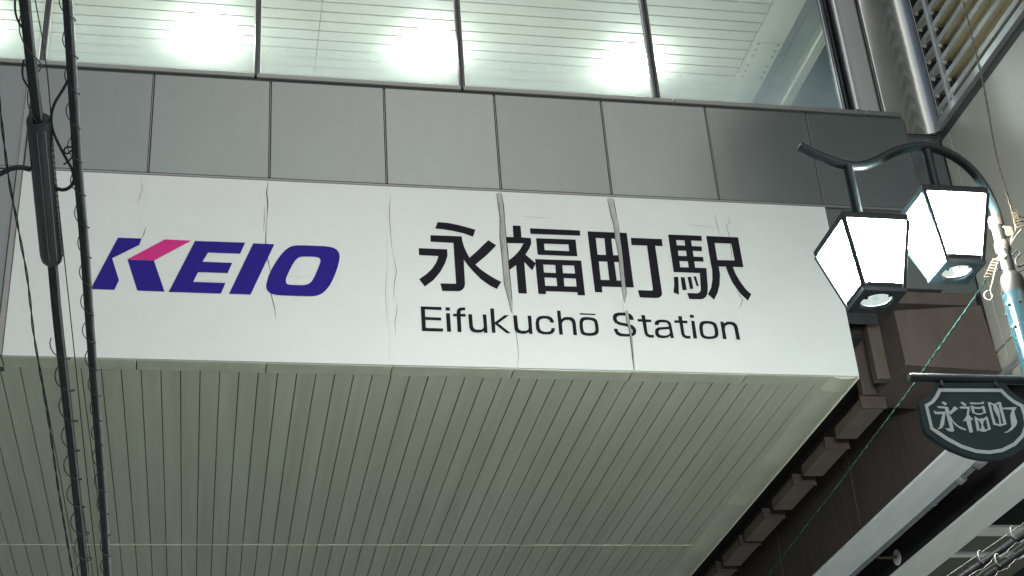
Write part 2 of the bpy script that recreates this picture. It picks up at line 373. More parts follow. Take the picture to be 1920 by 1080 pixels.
for y0, y1 in ((-.002, .26), (.268, 2.885), (2.893, 5.06), (5.068, 11)):
    t = MB(); n = 9; pr = []
    for q in range(n):
        u = q/(n-1); pr.append((5.745 + (5.985-5.745)*u, ZB+.012 - .030*math.sin(u*PI)**.7 - .008*u))
    pr += [(5.993, ZB+.0), (5.993, ZB+.22)]
    k = len(pr)
    t.add([(x, y0, z) for x, z in pr] + [(x, y1, z) for x, z in pr], [(i, k+i, k+i+1, i+1) for i in range(k-1)], 0, True)
    t.add([(x, y0, z) for x, z in pr] + [(5.745, y0, ZB+.22)], [tuple(range(k+1))])
    t.build('soffit_edge_trim', 'trim', bld)
e = MB(); e.box(5.9935, 6.003, -.002, 11, ZB-.012, ZB+.03); e.build('soffit_edge_lip', 'cream', bld)
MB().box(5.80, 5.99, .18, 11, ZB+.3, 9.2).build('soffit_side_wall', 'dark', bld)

# ------------------------------------------------------------------ ceiling lamps in the room
spots = [(-1.95, 1.56, 'cut by the left edge of the photo'), (.40, 1.54, 'behind the second window, nearest the twin cables'), (2.70, 1.52, 'behind the middle window'), (4.915, 1.56, 'behind the slim upright right of centre')]
for i, (x, y, w) in enumerate(spots):
    lp = thing('ceiling_lamp', 'round glaring white ceiling lamp ' + w, 'ceiling lamp', (x, y, CZ), 'ceiling lamps in the upper room')
    m = MB(); n, rings = 28, 7; vs = []; fs = []
    for q in range(rings):
        a = q/(rings-1)*PI/2
        for u in range(n): vs.append((x+.22*math.cos(a)*math.cos(2*PI*u/n)+(1e-5 if q == rings-1 else 0)*math.cos(u), y+.22*math.cos(a)*math.sin(2*PI*u/n), CZ-.006-.24*math.sin(a)))
    fs = [(q*n+u, (q+1)*n+u, (q+1)*n+(u+1) % n, q*n+(u+1) % n) for q in range(rings-1) for u in range(n)]
    m.add(vs, fs, 0, True); m.build('diffuser', 'lampglow', lp)
    MB().tube([(x, y, CZ-.004), (x, y, CZ-.0015)], [.30, .36], 56).build('halo_disc', 'ceil', lp)  # disc added to catch the lamp light as a round halo
stk = at(702, 106, 'Y', .04)
st = MB(); st.tube([(stk.x, .043, stk.z), (stk.x, .0405, stk.z)], .055, 24)
tag(st.build('window_sticker', 'smudge'), 'small round pale sticker on the glass of the third window', 'sticker')

# ------------------------------------------------------------------ station sign
SY = -0.022
sg = thing('station_sign', 'long white station name sign with blue logo, black characters and torn film', 'sign', (2.5, SY, ZB))
def sp(x, y, d=0.0): return at(x, y, 'Y', SY - d)
f = MB(); f.box(XL, XR, SY, .03, ZB, ZM-.012, 0)
cr = lambda pts, ox, oy, sc, w: f.line([sp(ox + a*sc, oy + b_*sc, .0022) for a, b_ in pts], w, 1)
S7 = 280/756
cr([(60,60),(54,110),(60,170),(55,250)], 480, 320, S7, .008); cr([(52,255),(50,340),(50,420),(62,460),(75,520)], 480, 320, S7, .007)
cr([(75,520),(65,560),(80,640),(92,685),(102,750)], 480, 320, S7, .005); cr([(45,180),(42,250),(36,310)], 480, 320, S7, .004)
cr([(682,120),(675,200),(680,300),(690,410)], 480, 320, S7, .005); cr([(690,410),(712,510),(700,570),(697,650)], 480, 320, S7, .004); cr([(715,670),(713,720),(703,760),(708,840)], 480, 320, S7, .003)
cr([(660,510),(655,600),(664,780)], 480, 320, S7, .002)
S0 = 480/1525
cr([(835,180),(850,240),(835,270),(822,320)], 0, 280, S0, .003); cr([(825,385),(832,430)], 0, 280, S0, .003); cr([(870,458),(858,500),(845,530)], 0, 280, S0, .007)
cr([(836,655),(838,720),(840,800)], 0, 280, S0, .004)
SK = 340/1920
cr([(1470,0),(1485,100),(1505,160),(1520,215)], 1080, 400, SK, .005); cr([(1600,20),(1630,100),(1592,120),(1620,230),(1645,400),(1660,560)], 1080, 400, SK, .004)
cr([(1700,800),(1735,880),(1765,910),(1750,960),(1725,1010)], 1080, 400, SK, .005); cr([(1180,118),(1330,132),(1480,155)], 1080, 400, SK, .003); cr([(495,950),(510,1080)], 1080, 400, SK, .005)
cr([(175,700),(185,760),(200,860),(205,930),(198,1000)], 900, 340, 320/909, .004); cr([(220,185),(300,192),(380,196)], 900, 340, 320/909, .003)
cr([(760,655),(765,685)], 900, 340, 320/909, .006)
for _ in range(150):
    x = random.choice([random.uniform(XL+.3, XR-.3), random.gauss(.3, .5), random.gauss(2.6, .9), random.gauss(4.3, .8), random.gauss(5.85, .12)]); z = random.uniform(ZB+.35, ZM-.2)
    L = random.uniform(.06, .42)
    if x-L/2 < XL+.02 or x+L/2 > XR-.02: continue
    f.line([(x-L/2, SY-.0012, z), (x-L/6, SY-.0012, z+random.uniform(-.006, .006)), (x+L/5, SY-.0012, z+random.uniform(-.008, .008)), (x+L/2, SY-.0012, z+random.uniform(-.01, .01))], random.uniform(.0012, .0022), 2)
f.build('sign_face', ['film', 'crack', 'hair'], sg)
for k in (0, 2, 5):                                # film bridging the panel joints
    MB().box(k-.02, k+.025, SY-.0018, SY-.0003, ZB+.01, ZM-.02).build('joint_strip', 'film', sg)
fr = MB(); fr.box(XL-.05, XL-.004, -.04, .03, ZB-.004, ZT+.0); fr.build('edge_bar', 'bead', sg, .006)
DL = .0034
def glyph(name, m, polys, ox, oy, sc, fn=None):
    q = MB(); fn = fn or (lambda a, b_: sp(ox + a*sc, oy + b_*sc, DL))
    for p in polys:
        if isinstance(p[0][0], (int, float)): q.poly([fn(*t) for t in p])
        else: q.poly([fn(*t) for t in p[0]], [[fn(*t) for t in h_] for h_ in p[1:]])
    return q
def soft(pts, it=2):                               # rounded outline
    for _ in range(it):
        o = []
        for i in range(len(pts)):
            a, b_ = pts[i], pts[(i+1) % len(pts)]
            o += [(a[0]*.75+b_[0]*.25, a[1]*.75+b_[1]*.25), (a[0]*.25+b_[0]*.75, a[1]*.25+b_[1]*.75)]
        pts = o
    return pts
KX, KY, KS = 150, 420, 510/1920
logo = glyph('logo', 'navy', [
 [(268,96),(435,102),(418,147),(227,241),(275,396),(243,464),(75,458)],
 [(336,250),(522,258),(597,477),(405,470)],
 [(812,119),(1166,131),(1131,210),(904,201),(865,266),(1075,274),(1042,346),(834,339),(799,408),(1027,416),(995,491),(626,479)],
 [(1223,136),(1372,143),(1204,498),(1052,492)],
 [soft([(1545,149),(1650,153),(1750,157),(1805,172),(1832,205),(1834,245),(1812,330),(1770,425),(1725,480),(1680,505),(1630,511),(1515,507),(1400,503),(1345,492),(1316,462),(1314,425),(1335,350),(1385,262),(1440,190),(1490,155)], 1),
  soft([(1575,229),(1620,230),(1660,231),(1690,238),(1700,258),(1690,290),(1650,385),(1622,420),(1580,432),(1530,430),(1480,429),(1456,420),(1452,392),(1470,345),(1510,268),(1540,236)], 1)],
], KX, KY, KS)
n0 = len(logo.f)
for t in [[(600,108),(785,117),(522,257),(336,248)]]:
    logo.poly([sp(KX+a*KS, KY+b_*KS, DL) for a, b_ in t], (), 1)
logo.build('logo', ['navy', 'pink'], sg)
ei = [
 [(342,92),(445,100),(560,122),(650,146),(743,173),(717,248),(620,212),(500,185),(400,168),(317,160)],
 [(266,231),(597,243),(603,290),(625,360),(655,425),(680,470),(760,400),(830,330),(880,284),(963,338),(900,405),(830,470),(743,542),(800,595),(880,650),(950,692),(1018,726),(970,800),(890,760),(800,695),(720,615),(660,545),(618,487),(632,740),(628,775),(610,805),(575,824),(392,822),(371,741),(538,745),(510,312),(268,300)],
 [(142,368),(444,381),(446,452),(420,530),(370,620),(300,705),(207,774),(146,697),(220,645),(280,590),(325,525),(352,452),(146,442)]]
fuku = [
 [(1137,129),(1220,131),(1230,254),(1330,262),(1334,320),(1315,370),(1272,437),(1382,530),(1345,604),(1260,515),(1287,850),(1199,846),(1172,548),(1092,606),(1085,505),(1150,455),(1210,390),(1252,318),(1060,314),(1060,248),(1145,252)],
 [(1319,157),(1848,181),(1853,237),(1324,216)],
 [[(1385,263),(1803,278),(1822,455),(1402,438)], [(1468,320),(1727,330),(1735,400),(1476,389)]],
 [[(1374,484),(1862,500),(1904,869),(1826,867),(1822,835),(1488,824),(1491,856),(1410,852)], [(1460,542),(1588,547),(1594,632),(1468,626)], [(1662,549),(1788,554),(1797,637),(1670,633)], [(1474,678),(1600,684),(1610,770),(1482,766)], [(1678,686),(1806,691),(1814,775),(1684,772)]]]
cho = [
 [[(122,190),(537,207),(613,785),(275,775),(280,838),(201,834)], [(209,260),(301,265),(318,440),(229,438)], [(374,268),(460,272),(485,445),(395,443)], [(241,509),(330,512),(354,706),(263,704)], [(405,515),(495,518),(524,712),(432,710)]],
 [(580,259),(909,272),(918,347),(838,344),(912,850),(905,875),(880,893),(850,897),(678,890),(655,813),(800,817),(815,808),(752,342),(588,336)]]
eki = [
 [[(975,224),(1328,238),(1334,292),(1218,288),(1228,347),(1330,351),(1334,401),(1236,396),(1246,458),(1345,462),(1353,511),(1252,509),(1262,574),(1381,580),(1396,780),(1392,850),(1375,885),(1345,907),(1310,911),(1200,907),(1177,843),(1285,846),(1310,835),(1322,810),(1312,632),(1035,622)], [(1060,283),(1148,286),(1156,341),(1068,338)], [(1078,393),(1165,396),(1174,452),(1086,450)], [(1095,505),(1184,508),(1194,572),(1104,570)]],
 [(1036,672),(1083,673),(1088,770),(1090,862),(1032,836),(1040,760)], [(1108,675),(1150,677),(1174,812),(1128,813)], [(1180,673),(1218,672),(1243,798),(1208,802)], [(1244,668),(1270,667),(1300,768),(1278,772)],
 [[(1378,239),(1716,254),(1773,570),(1660,567),(1690,640),(1740,725),(1800,805),(1857,857),(1820,925),(1740,850),(1660,740),(1612,640),(1586,565),(1512,563),(1526,650),(1520,760),(1500,840),(1463,915),(1396,856),(1430,790),(1445,700),(1442,600),(1430,545)], [(1468,313),(1645,321),(1680,498),(1497,494)]]]
for gl_, ox in ((ei, 760), (fuku, 760), (cho, 1080), (eki, 1080)):
    glyph('', '', gl_, ox, 400, SK).build('character', 'ink', sg)
LS = 330/1920
latin1 = {
 'E': [[(52,83),(279,92),(279,125),(98,117),(102,199),(274,206),(276,238),(104,231),(107,318),(296,325),(296,359),(66,352)]],
 'i': [[(322,94),(368,95),(371,130),(325,128)], [(327,158),(370,160),(384,361),(340,360)]],
 'f': [[(405,163),(443,164),(445,135),(455,112),(480,97),(537,95),(537,127),(500,128),(489,135),(487,165),(541,166),(541,197),(489,195),(497,365),(455,363),(446,194),(405,193)]],
 'u': [[(570,169),(611,170),(622,300),(635,325),(660,337),(710,338),(732,325),(740,305),(727,172),(767,173),(781,373),(742,372),(740,352),(710,369),(665,371),(620,362),(595,345),(582,315)]],
 'k': [[(809,106),(850,107),(860,258),(965,180),(1015,181),(897,268),(1037,378),(985,376),(862,276),(868,373),(829,372)]],
 'v': [[(1060,181),(1101,182),(1115,312),(1128,338),(1153,349),(1200,350),(1222,338),(1230,318),(1217,185),(1257,186),(1272,385),(1234,384),(1231,365),(1200,382),(1155,384),(1110,374),(1085,355),(1073,325)]],
 'c': [[(1506,262),(1468,261),(1455,232),(1425,218),(1380,218),(1350,232),(1342,265),(1352,325),(1370,350),(1400,360),(1440,361),(1470,350),(1480,320),(1516,321),(1512,355),(1490,380),(1450,391),(1385,389),(1335,370),(1312,335),(1304,265),(1315,215),(1345,192),(1385,186),(1440,188),(1480,205),(1500,232)]],
 'h': [[(1537,130),(1576,131),(1586,222),(1615,202),(1660,199),(1705,205),(1732,230),(1742,260),(1758,399),(1719,397),(1705,275),(1695,247),(1670,232),(1635,232),(1605,245),(1592,275),(1604,393),(1565,392)]]}
latin2 = {
 'o': [[(-17,157),(154,166),(155,180),(-15,173)], [soft([(60,200),(115,204),(165,222),(182,265),(194,340),(184,384),(145,403),(90,407),(30,401),(-6,380),(-16,330),(-22,260),(-10,215),(20,201)], 1), soft([(60,232),(110,235),(140,250),(148,285),(155,335),(147,362),(120,373),(80,375),(45,371),(26,352),(18,310),(16,262),(28,238)], 1)]],
 'S': [[(573,233),(530,231),(520,203),(490,187),(420,184),(392,195),(384,215),(395,243),(430,258),(510,272),(560,290),(590,320),(601,355),(592,390),(560,410),(490,415),(420,410),(380,390),(358,350),(355,326),(394,328),(405,360),(435,378),(490,385),(540,382),(560,368),(558,340),(535,318),(480,300),(410,287),(365,262),(345,225),(345,185),(365,160),(410,150),(480,151),(530,163),(560,190)]],
 't': [[(653,178),(692,179),(700,226),(762,228),(764,257),(706,255),(722,365),(732,385),(752,394),(790,395),(793,425),(740,424),(705,405),(690,375),(667,252),(615,250),(613,221),(661,223)]],
 'a': [[[(803,286),(800,262),(815,240),(850,229),(900,228),(945,238),(975,262),(985,300),(1011,430),(975,429),(970,405),(945,425),(890,431),(840,425),(812,400),(803,365),(810,330),(840,313),(955,305),(945,272),(925,260),(880,257),(850,262),(842,288)], [(860,340),(958,332),(968,370),(950,395),(910,403),(865,398),(845,380),(843,355)]]],
 'tt': [[(1055,190),(1095,191),(1103,238),(1157,240),(1159,269),(1107,267),(1125,378),(1135,398),(1155,405),(1190,406),(1193,437),(1145,436),(1108,418),(1092,388),(1070,265),(1016,264),(1013,235),(1063,237)]],
 'ii': [[(1182,175),(1224,177),(1229,210),(1187,208)], [(1197,240),(1234,242),(1264,437),(1223,435)]],
 'oo': [[soft([(1370,242),(1420,246),(1465,265),(1485,305),(1499,370),(1491,415),(1455,436),(1400,442),(1340,436),(1304,412),(1292,360),(1284,305),(1295,258),(1325,243)], 1), soft([(1375,272),(1415,276),(1439,290),(1450,325),(1459,375),(1452,402),(1425,411),(1385,412),(1350,406),(1333,387),(1326,340),(1325,300),(1338,277)], 1)]],
 'n': [[(1516,250),(1551,251),(1556,270),(1590,250),(1635,250),(1675,262),(1700,290),(1710,325),(1734,447),(1693,445),(1672,335),(1660,300),(1635,283),(1600,282),(1572,297),(1566,330),(1585,442),(1546,441)]]}
for d_, ox in ((latin1, 780), (latin2, 1090)):
    for g_ in d_.values(): glyph('', '', g_, ox, 560, LS).build('letter', 'ink', sg)
# torn film curling out over the joints
S8 = 320/909
def flap(left, right, lift):
    q = MB(); vs = []; n = len(left); random.seed(n)
    for i, (a, b_) in enumerate(zip(left, right)):
        la = Vector(sp(900+a[0]*S8, 340+a[1]*S8, .004)); rb = Vector(sp(900+b_[0]*S8, 340+b_[1]*S8, .004))
        w = math.sin(PI*min(1, (i+.6)/n))**.5
        mid = la.lerp(rb, .45); mid.y -= lift*w*.7; e_ = la.lerp(rb, .80); e_.y -= lift*w*random.uniform(.8, 1.2); fr_ = la.lerp(rb, .9); fr_.y -= .004
        vs += [la, mid, e_]
    q.add(vs, [(3*i+u, 3*i+u+1, 3*i+3+u+1, 3*i+3+u) for i in range(n-1) for u in (0, 1)], 0, True)
    q.line([Vector(sp(900+(b_[0]-1)*S8, 340+b_[1]*S8, .0048)) for b_ in right], .015, 1)
    q.line([Vector(sp(900+a[0]*S8, 340+a[1]*S8, .0052)) for a in left], .006, 1)
    return q.build('torn_flap', ['film_old', 'crack'], sg)
flap([(88,66),(98,130),(108,200),(106,290),(115,375),(122,450),(130,545),(150,620),(168,700)], [(115,66),(125,130),(130,210),(137,290),(147,375),(153,460),(163,560),(168,620),(173,702)], .035)
flap([(678,92),(690,140),(700,190),(712,225),(720,300),(735,370),(742,440),(748,500),(757,570),(765,640)], [(712,95),(720,150),(728,200),(736,240),(745,310),(755,390),(763,460),(770,530),(778,590),(772,648)], .03)
flap([(772,690),(780,740),(795,790),(800,830),(812,930),(821,1000)], [(788,690),(794,745),(804,800),(808,840),(815,930),(823,1005)], .022)

# ------------------------------------------------------------------ side wing with louvres
wg = thing('side_building', 'taupe panelled side building with metal louvres, at right angles to the sign', 'building', (9.5, -2, 0))
MB().box(XW+.03, 12, -6, .25, 7.2, 9.72).build('wall_backing', 'joint', wg)
yb = [.05, -.122, -1.62, -3.12, -4.62, -6.0]
for a, b in zip(yb, yb[1:]):
    MB().box(XW, XW+.04, b+.007, a-.007, 7.385, 9.66).build('wall_panel', 'wing', wg, .004)
    MB().box(XW, XW+.04, b+.007, a-.007, 7.185, 7.365).build('wall_panel', 'wing', wg, .004)
MB().box(XW-.015, 8.2, -6, .06, 7.13, 7.178).build('wall_foot_flashing', 'lead', wg, .004)
MB().box(XW+.02, 8.4, -6, -.1, 7.02, 7.125).build('underside_step', 'wing', wg)
MB().box(XW-.05, 8.0, -6, .02, 9.76, 9.84).build('louvre_ledge', 'lead', wg, .004)
MB().box(XW+.005, XW+.05, -6, .05, 9.665, 9.757).build('ledge_gap', 'joint', wg)
sl = MB(); z = 9.93
while z < 13.0:
    sl.box(XW-.012, XW+.004, -6, -.03, z, z+.062, 0)
    sl.hexa([(XW+.004, -6, z), (XW+.20, -6, z+.17), (XW+.20, -.03, z+.17), (XW+.004, -.03, z), (XW+.004, -6, z+.012), (XW+.19, -6, z+.182), (XW+.19, -.03, z+.182), (XW+.004, -.03, z+.012)], 1)
    for yv in (-.05, -.31):
        sl.add([(XW-.004, yv, z-.002), (XW-.004, yv-.035, z-.002), (XW-.004, yv-.035, z-.045), (XW+.03, yv, z-.002), (XW+.03, yv-.035, z-.002), (XW+.03, yv-.035, z-.045)], [(0, 1, 2), (5, 4, 3), (0, 3, 4, 1), (1, 4, 5, 2), (2, 5, 3, 0)], 2)
        sl.box(XW+.02, XW+.07, yv-.07, yv, z-.085, z-.03, 3)
    z += .205
sl.build('louvre_slats', ['slat', 'slatback', 'brightclip', 'dark'], wg)
MB().box(XW-.03, XW+.02, -.02, .03, 9.86, 13.1).build('louvre_end_post', 'mullion', wg)
MB().box(XW-.018, XW+.03, -.295, -.255, 9.845, 13.1).build('louvre_post', 'steel', wg, .003)
MB().box(XW+.25, XW+.3, -6, .05, 9.7, 13.1).build('louvre_back', 'slatback', wg)
MB().box(XW-.05, 12, -6.1, .1, 13.1, 13.4).build('roof', 'panel', wg)

# ------------------------------------------------------------------ railway bridge steel
bx = thing('bridge_end_box', 'short brown steel box beam under the corner panels behind the lanterns', 'steel beam', (6.9, .4, 7.23))
q = MB(); q.hexa([(6.464, .0, 7.227), (7.36, .0, 7.19), (7.36, .8, 7.19), (6.464, .8, 7.227), (6.464, .0, 7.75), (7.32, .0, 7.835), (7.32, .8, 7.835), (6.464, .8, 7.75)])
q.build('beam_body', 'brown', bx, .006)
q = MB(); q.hexa([(6.45, -.012, 7.205), (7.365, -.012, 7.168), (7.365, .815, 7.168), (6.45, .815, 7.205), (6.45, -.012, 7.224), (7.365, -.012, 7.187), (7.365, .815, 7.187), (6.45, .815, 7.224)])
q.build('bottom_plate', 'brown', bx)
for yy in (.30, .62):
    q = MB(); q.box(6.33, 6.460, yy, yy+.10, 7.226, 8.2); q.build('stiffener', 'brown', bx, .01)
q = MB(); q.box(6.52, 7.30, .02, .6, 7.84, 7.96); q.box(6.30, 7.36, .05, .5, 7.965, 7.98); q.build('top_plate', 'brown', bx, .005)
def girder(name, label, x0, x1, zf, web_x, y0, y1, ztop, fm, wm, lip):
    gd = thing(name, label, 'girder', ((x0+x1)/2, (y0+y1)/2, zf))
    MB().box(x0, x1, y0, y1, zf, zf+.03).build('bottom_flange', fm, gd, .004)
    MB().box(web_x, web_x+.03, y0, y1, zf+.03, ztop).build('web', wm, gd)
    if lip: MB().tube([(web_x-.012, y0, zf+.05), (web_x-.012, y1, zf+.05)], .022, 6).build('weld_bead', 'web', gd)
    return gd
g1 = girder('bridge_girder', 'dark brown bridge girder with pale grey bottom flange beside the soffit', 6.915, 7.30, 6.60, 6.945, .40, 12, 7.9, 'flange', 'web', True)
for y in (2.45, 4.6, 6.8):
    MB().box(6.940, 6.944, y, y+.007, 6.66, 7.7).build('web_seam', 'bracket', g1)
for y in (-.0, .60, 1.485, 2.37, 3.28, 4.06, 4.9, 5.75):
    if y < .5: continue
    q = MB(); q.box(6.29, 6.495, y, y+.66, ZB+.0, ZB+.11); q.box(6.27, 6.515, y-.012, y+.006, ZB-.003, ZB+.115, 1); q.build('bracket', ['bracket', 'web'], g1, .004)  # darker front plates, the shade put into their colour
g2 = girder('bridge_girder', 'plain white bottom flange of the second bridge girder, right of the grey pipe', 7.80, 8.20, 6.60, 7.83, .40, 12, 7.9, 'flange2', 'dark', False)
dk = MB(); dk.box(6.01, 13, .9, 12.4, 7.92, 8.05); dk.box(6.0, 13, 12.05, 12.4, 4.0, 7.9); dk.box(6.004, 6.24, .25, 12, 7.6, 7.65)  # near-black sheets close off the dark gaps to the sky
tag(dk.build('bridge_deck', 'dark'), 'black underside of the railway bridge deck above the girders', 'bridge deck')
pp = thing('drain_pipe', 'grey drain pipe with two couplings along the pale flange edge', 'pipe', (7.36, 3, 6.63))
MB().tube([(7.345, .5, 6.62), (7.345, 12, 6.62)], .034, 14).build('pipe_run', 'pipe', pp)
for y, l, rr in ((.60, .15, .06), (1.02, .10, .055), (1.62, .04, .042)):
    MB().tube([(7.345, y, 6.62), (7.345, y+.02, 6.62), (7.345, y+l, 6.62), (7.345, y+l+.02, 6.62)], [.04, rr, rr, .04], 14).build('coupling', 'pipe', pp)
pc = at(1681, 1045, 'Z', 6.75)
dr = thing('tie_rod', 'short steel rod ending in a round washer between the two bridge girders', 'tie rod', pc)
MB().tube([pc + Vector((-.22, 0, 0)), pc + Vector((0, 0, 0))], .018, 10).build('rod', 'bracket', dr)
MB().tube([pc + Vector((0, 0, 0)), pc + Vector((.012, 0, 0))], .085, 24).build('washer', 'flange', dr)
for i, (px, py, hh, lab) in enumerate(((1860, 998, .125, 'wide pale strut between bridge girders, nearer the cables with rings'), (1830, 1043, .05, 'narrow pale strut between bridge girders, farther under the deck'))):
    p_ = at(px, py, 'Z', 6.9)
    q = MB(); q.box(8.21, 11, p_.y-hh, p_.y+hh, 6.9, 6.94); 
    tag(q.build('cross_strut', 'flange2', None, .01), lab, 'strut', 'struts between the bridge girders')
q = MB(); q.box(8.21, 10.4, at(1830, 1003, 'Z', 7.3).y, 12, 7.3, 7.34)
tag(q.build('deck_plate', 'olive'), 'olive plate above the two pale struts under the bridge', 'deck plate')

# ------------------------------------------------------------------ street lamp with two lanterns
LY = -4.0
PX = 5.03
lampo = thing('street_lamp', 'dark green street lamp with curled arm and two lit square lanterns', 'street lamp', (PX, LY, 0))
def lp(x, y): return at(x, y, 'Y', LY)
arm_px = [(190,110),(300,165),(430,215),(540,228),(640,200),(760,140),(880,112),(960,115),(1090,160),(1210,250),(1300,370),(1350,480),(1374,560)]
arm = smooth_path([lp(1440+a*.3147, 240+b_*.3147) for a, b_ in arm_px], 6)
arm[-1] = Vector((PX, LY, arm[-1].z))
MB().tube(arm, .028, 16).build('curled_arm', 'post', lampo)
e = (arm[0]-arm[1]).normalized(); MB().tube([arm[0]+e*.0005, arm[0]+e*.004], .0265, 16).build('arm_end_cap', 'collar', lampo)
zc = arm[-1].z
MB().tube([(PX, LY, zc+.005), (PX, LY, zc-.40)], .036, 18).build('upper_post', 'postgrey', lampo)
for dz in (0, .17):
    MB().tube([(PX, LY, zc+.03-dz), (PX, LY, zc+.022-dz), (PX, LY, zc-.03-dz), (PX, LY, zc-.036-dz)], [.037, .044, .044, .037], 18).build('collar', 'collar', lampo)
zt = lp(1897, 530).z
MB().tube([(PX, LY, zt+.06), (PX, LY, zt+.045), (PX, LY, zt+.01), (PX, LY, zt-.05), (PX, LY, zt-.08)], [.038, .056, .068, .074, .075], 24).build('pole_shoulder', 'postgrey', lampo)
MB().tube([(PX, LY, zt-.08), (PX, LY, .02)], [.075, .085], 24).build('pole', 'pole', lampo)
MB().tube([(PX, LY, .0), (PX, LY, .35), (PX, LY, .40)], [.13, .13, .08], 24).build('pole_base', 'pole', lampo)
for dz in (.02, .16):
    for an in (200, 245, 300, 20, 110):
        a = math.radians(an); d = Vector((math.cos(a), math.sin(a), 0)); p = Vector((PX, LY, zt-.10-dz-.02*(an % 3)))
        MB().tube([p + d*.07, p + d*.095], .009, 8).build('set_screw', 'collar', lampo)
MB().tube([(PX, LY, zt-.285), (PX, LY, zt-.29)], .0765, 24).build('pole_joint', 'collar', lampo)
def lantern(cx, ztop, zbot, wt, wb, glow, bulb, lab, arm_z):
    body = MB()
    # hipped cap, hanger socket
    T = [(cx+sx*wt*1.03, LY+sy*wt*1.03+(.045 if sy > 0 else 0), ztop) for sx, sy in ((-1,-1),(1,-1),(1,1),(-1,1))]
    T2 = [(cx+sx*wt*1.05, LY+sy*wt*1.05+(.045 if sy > 0 else 0), ztop+.038) for sx, sy in ((-1,-1),(1,-1),(1,1),(-1,1))]
    U = [(cx+sx*wt*.45, LY+sy*wt*.45, ztop+.11) for sx, sy in ((-1,-1),(1,-1),(1,1),(-1,1))]
    body.hexa(T + T2); body.hexa(T2 + U)
    la = body.build('lantern', 'post', lampo, .004, lab)
    MB().tube([(cx, LY, ztop+.10), (cx, LY, arm_z)], .030, 14).build('hanger', 'post', la)
    def pt(sx, sy, t): w = wt + (wb-wt)*t; return Vector((cx+sx*w, LY+sy*w + (.045*(1-t) if sy > 0 else 0), ztop+(zbot-ztop)*t))
    fm = MB()
    for sx, sy in ((-1,-1),(1,-1),(1,1),(-1,1)):
        a, b_ = pt(sx, sy, 0), pt(sx, sy, 1); k = .0115
        fm.hexa([b_+Vector((-k,-k,0)), b_+Vector((k,-k,0)), b_+Vector((k,k,0)), b_+Vector((-k,k,0)), a+Vector((-k,-k,0)), a+Vector((k,-k,0)), a+Vector((k,k,0)), a+Vector((-k,k,0))])
    fm.build('corner_bars', 'post', la, .003)
    for (a0, a1) in (((-1,-1),(1,-1)), ((1,-1),(1,1)), ((1,1),(-1,1)), ((-1,1),(-1,-1))):
        p = [pt(*a0, .005), pt(*a1, .005), pt(*a1, .90), pt(*a0, .90)]
        cen = Vector((cx, LY, 0)); ins = [Vector((cx+(v.x-cx)*.97, LY+(v.y-LY)*.97, v.z)) for v in p]; in2 = [Vector((cx+(v.x-cx)*.94, LY+(v.y-LY)*.94, v.z)) for v in p]
        m = MB(); m.hexa([ins[3], ins[2], in2[2], in2[3], ins[0], ins[1], in2[1], in2[0]]); m.build('glass_pane', glow, la)
    rl = MB()
    for (a0, a1) in (((-1,-1),(1,-1)), ((1,-1),(1,1)), ((1,1),(-1,1)), ((-1,1),(-1,-1))):
        p = [pt(*a0, .893), pt(*a1, .893), pt(*a1, .972), pt(*a0, .972)]
        i1 = [Vector((cx+(v.x-cx)*1.03, LY+(v.y-LY)*1.03, v.z)) for v in p]; i2 = [Vector((cx+(v.x-cx)*.93, LY+(v.y-LY)*.93, v.z)) for v in p]
        rl.hexa([i1[3], i1[2], i2[2], i2[3], i1[0], i1[1], i2[1], i2[0]])
    rl.build('bottom_rail', 'post', la)
    # bottom plate with a round mouth
    n = 40; w = wb+.014; rr = wb*.80; z0, z1 = zbot-.012, zbot+.012
    def sq(a):
        c_, s_ = math.cos(a), math.sin(a); k = w/max(abs(c_), abs(s_)); return c_*k, s_*k
    angs = [2*PI*i/n + PI/n*0 for i in range(n)]
    vs = []
    for a in angs:
        sx, sy = sq(a)
        vs += [(cx+sx, LY+sy, z0), (cx+rr*math.cos(a), LY+rr*math.sin(a), z0), (cx+rr*math.cos(a), LY+rr*math.sin(a), z1), (cx+sx, LY+sy, z1)]
    fs = []
    for i in range(n):
        a, b_ = 4*i, 4*((i+1) % n)
        fs += [(a, a+1, b_+1, b_), (a+1, a+2, b_+2, b_+1), (a+2, a+3, b_+3, b_+2), (a+3, a, b_, b_+3)]
    bm = MB(); bm.add(vs, fs); bm.build('bottom_plate', 'post', la)
    cone = MB(); cone.tube([(cx, LY, z1+.002), (cx, LY, z1+.05), (cx, LY, z1+.09)], [rr*1.02, rr*.9, rr*.45], 30, cap=False)
    cone.build('reflector', 'reflector', la)
    MB().tube([(cx, LY, z1+.094), (cx, LY, z1+.096)], rr*.9, 24).build('inner_diffuser', glow.replace('glow', 'mouth'), la)
    MB().tube([(cx, LY, z1-.004), (cx, LY, z1+.02), (cx, LY, z1+.085)], [.018, .028, .028], 16).build('bulb', bulb, la)
    for q_ in range(4):
        a = q_*PI/2 + .5; MB().box(cx+rr*math.cos(a)-.008, cx+rr*math.cos(a)+.008, LY+rr*math.sin(a)-.008, LY+rr*math.sin(a)+.008, z0-.006, z0-.001).build('clip', 'post', la)
    return la
lantern(4.172, 5.917, 5.506, .190, .113, 'glowcool', 'bulbcool', 'cool white lantern, the lower one farther from the post', lp(1583, 312).z)
lantern(4.700, 6.123, 5.713, .194, .108, 'glowwarm', 'bulbwarm', 'warm white lantern, the higher one next to the post', lp(1740, 283).z)
az = lp(1708, 708).z; ax = lp(1706, 708).x
q = MB(); q.tube([(ax, LY, az), (PX, LY, az)], .026, 16); q.build('sign_bracket', 'post', lampo)
MB().tube([(ax-.001, LY, az), (ax-.006, LY, az)], .022, 16).build('bracket_end_cap', 'pole', lampo)

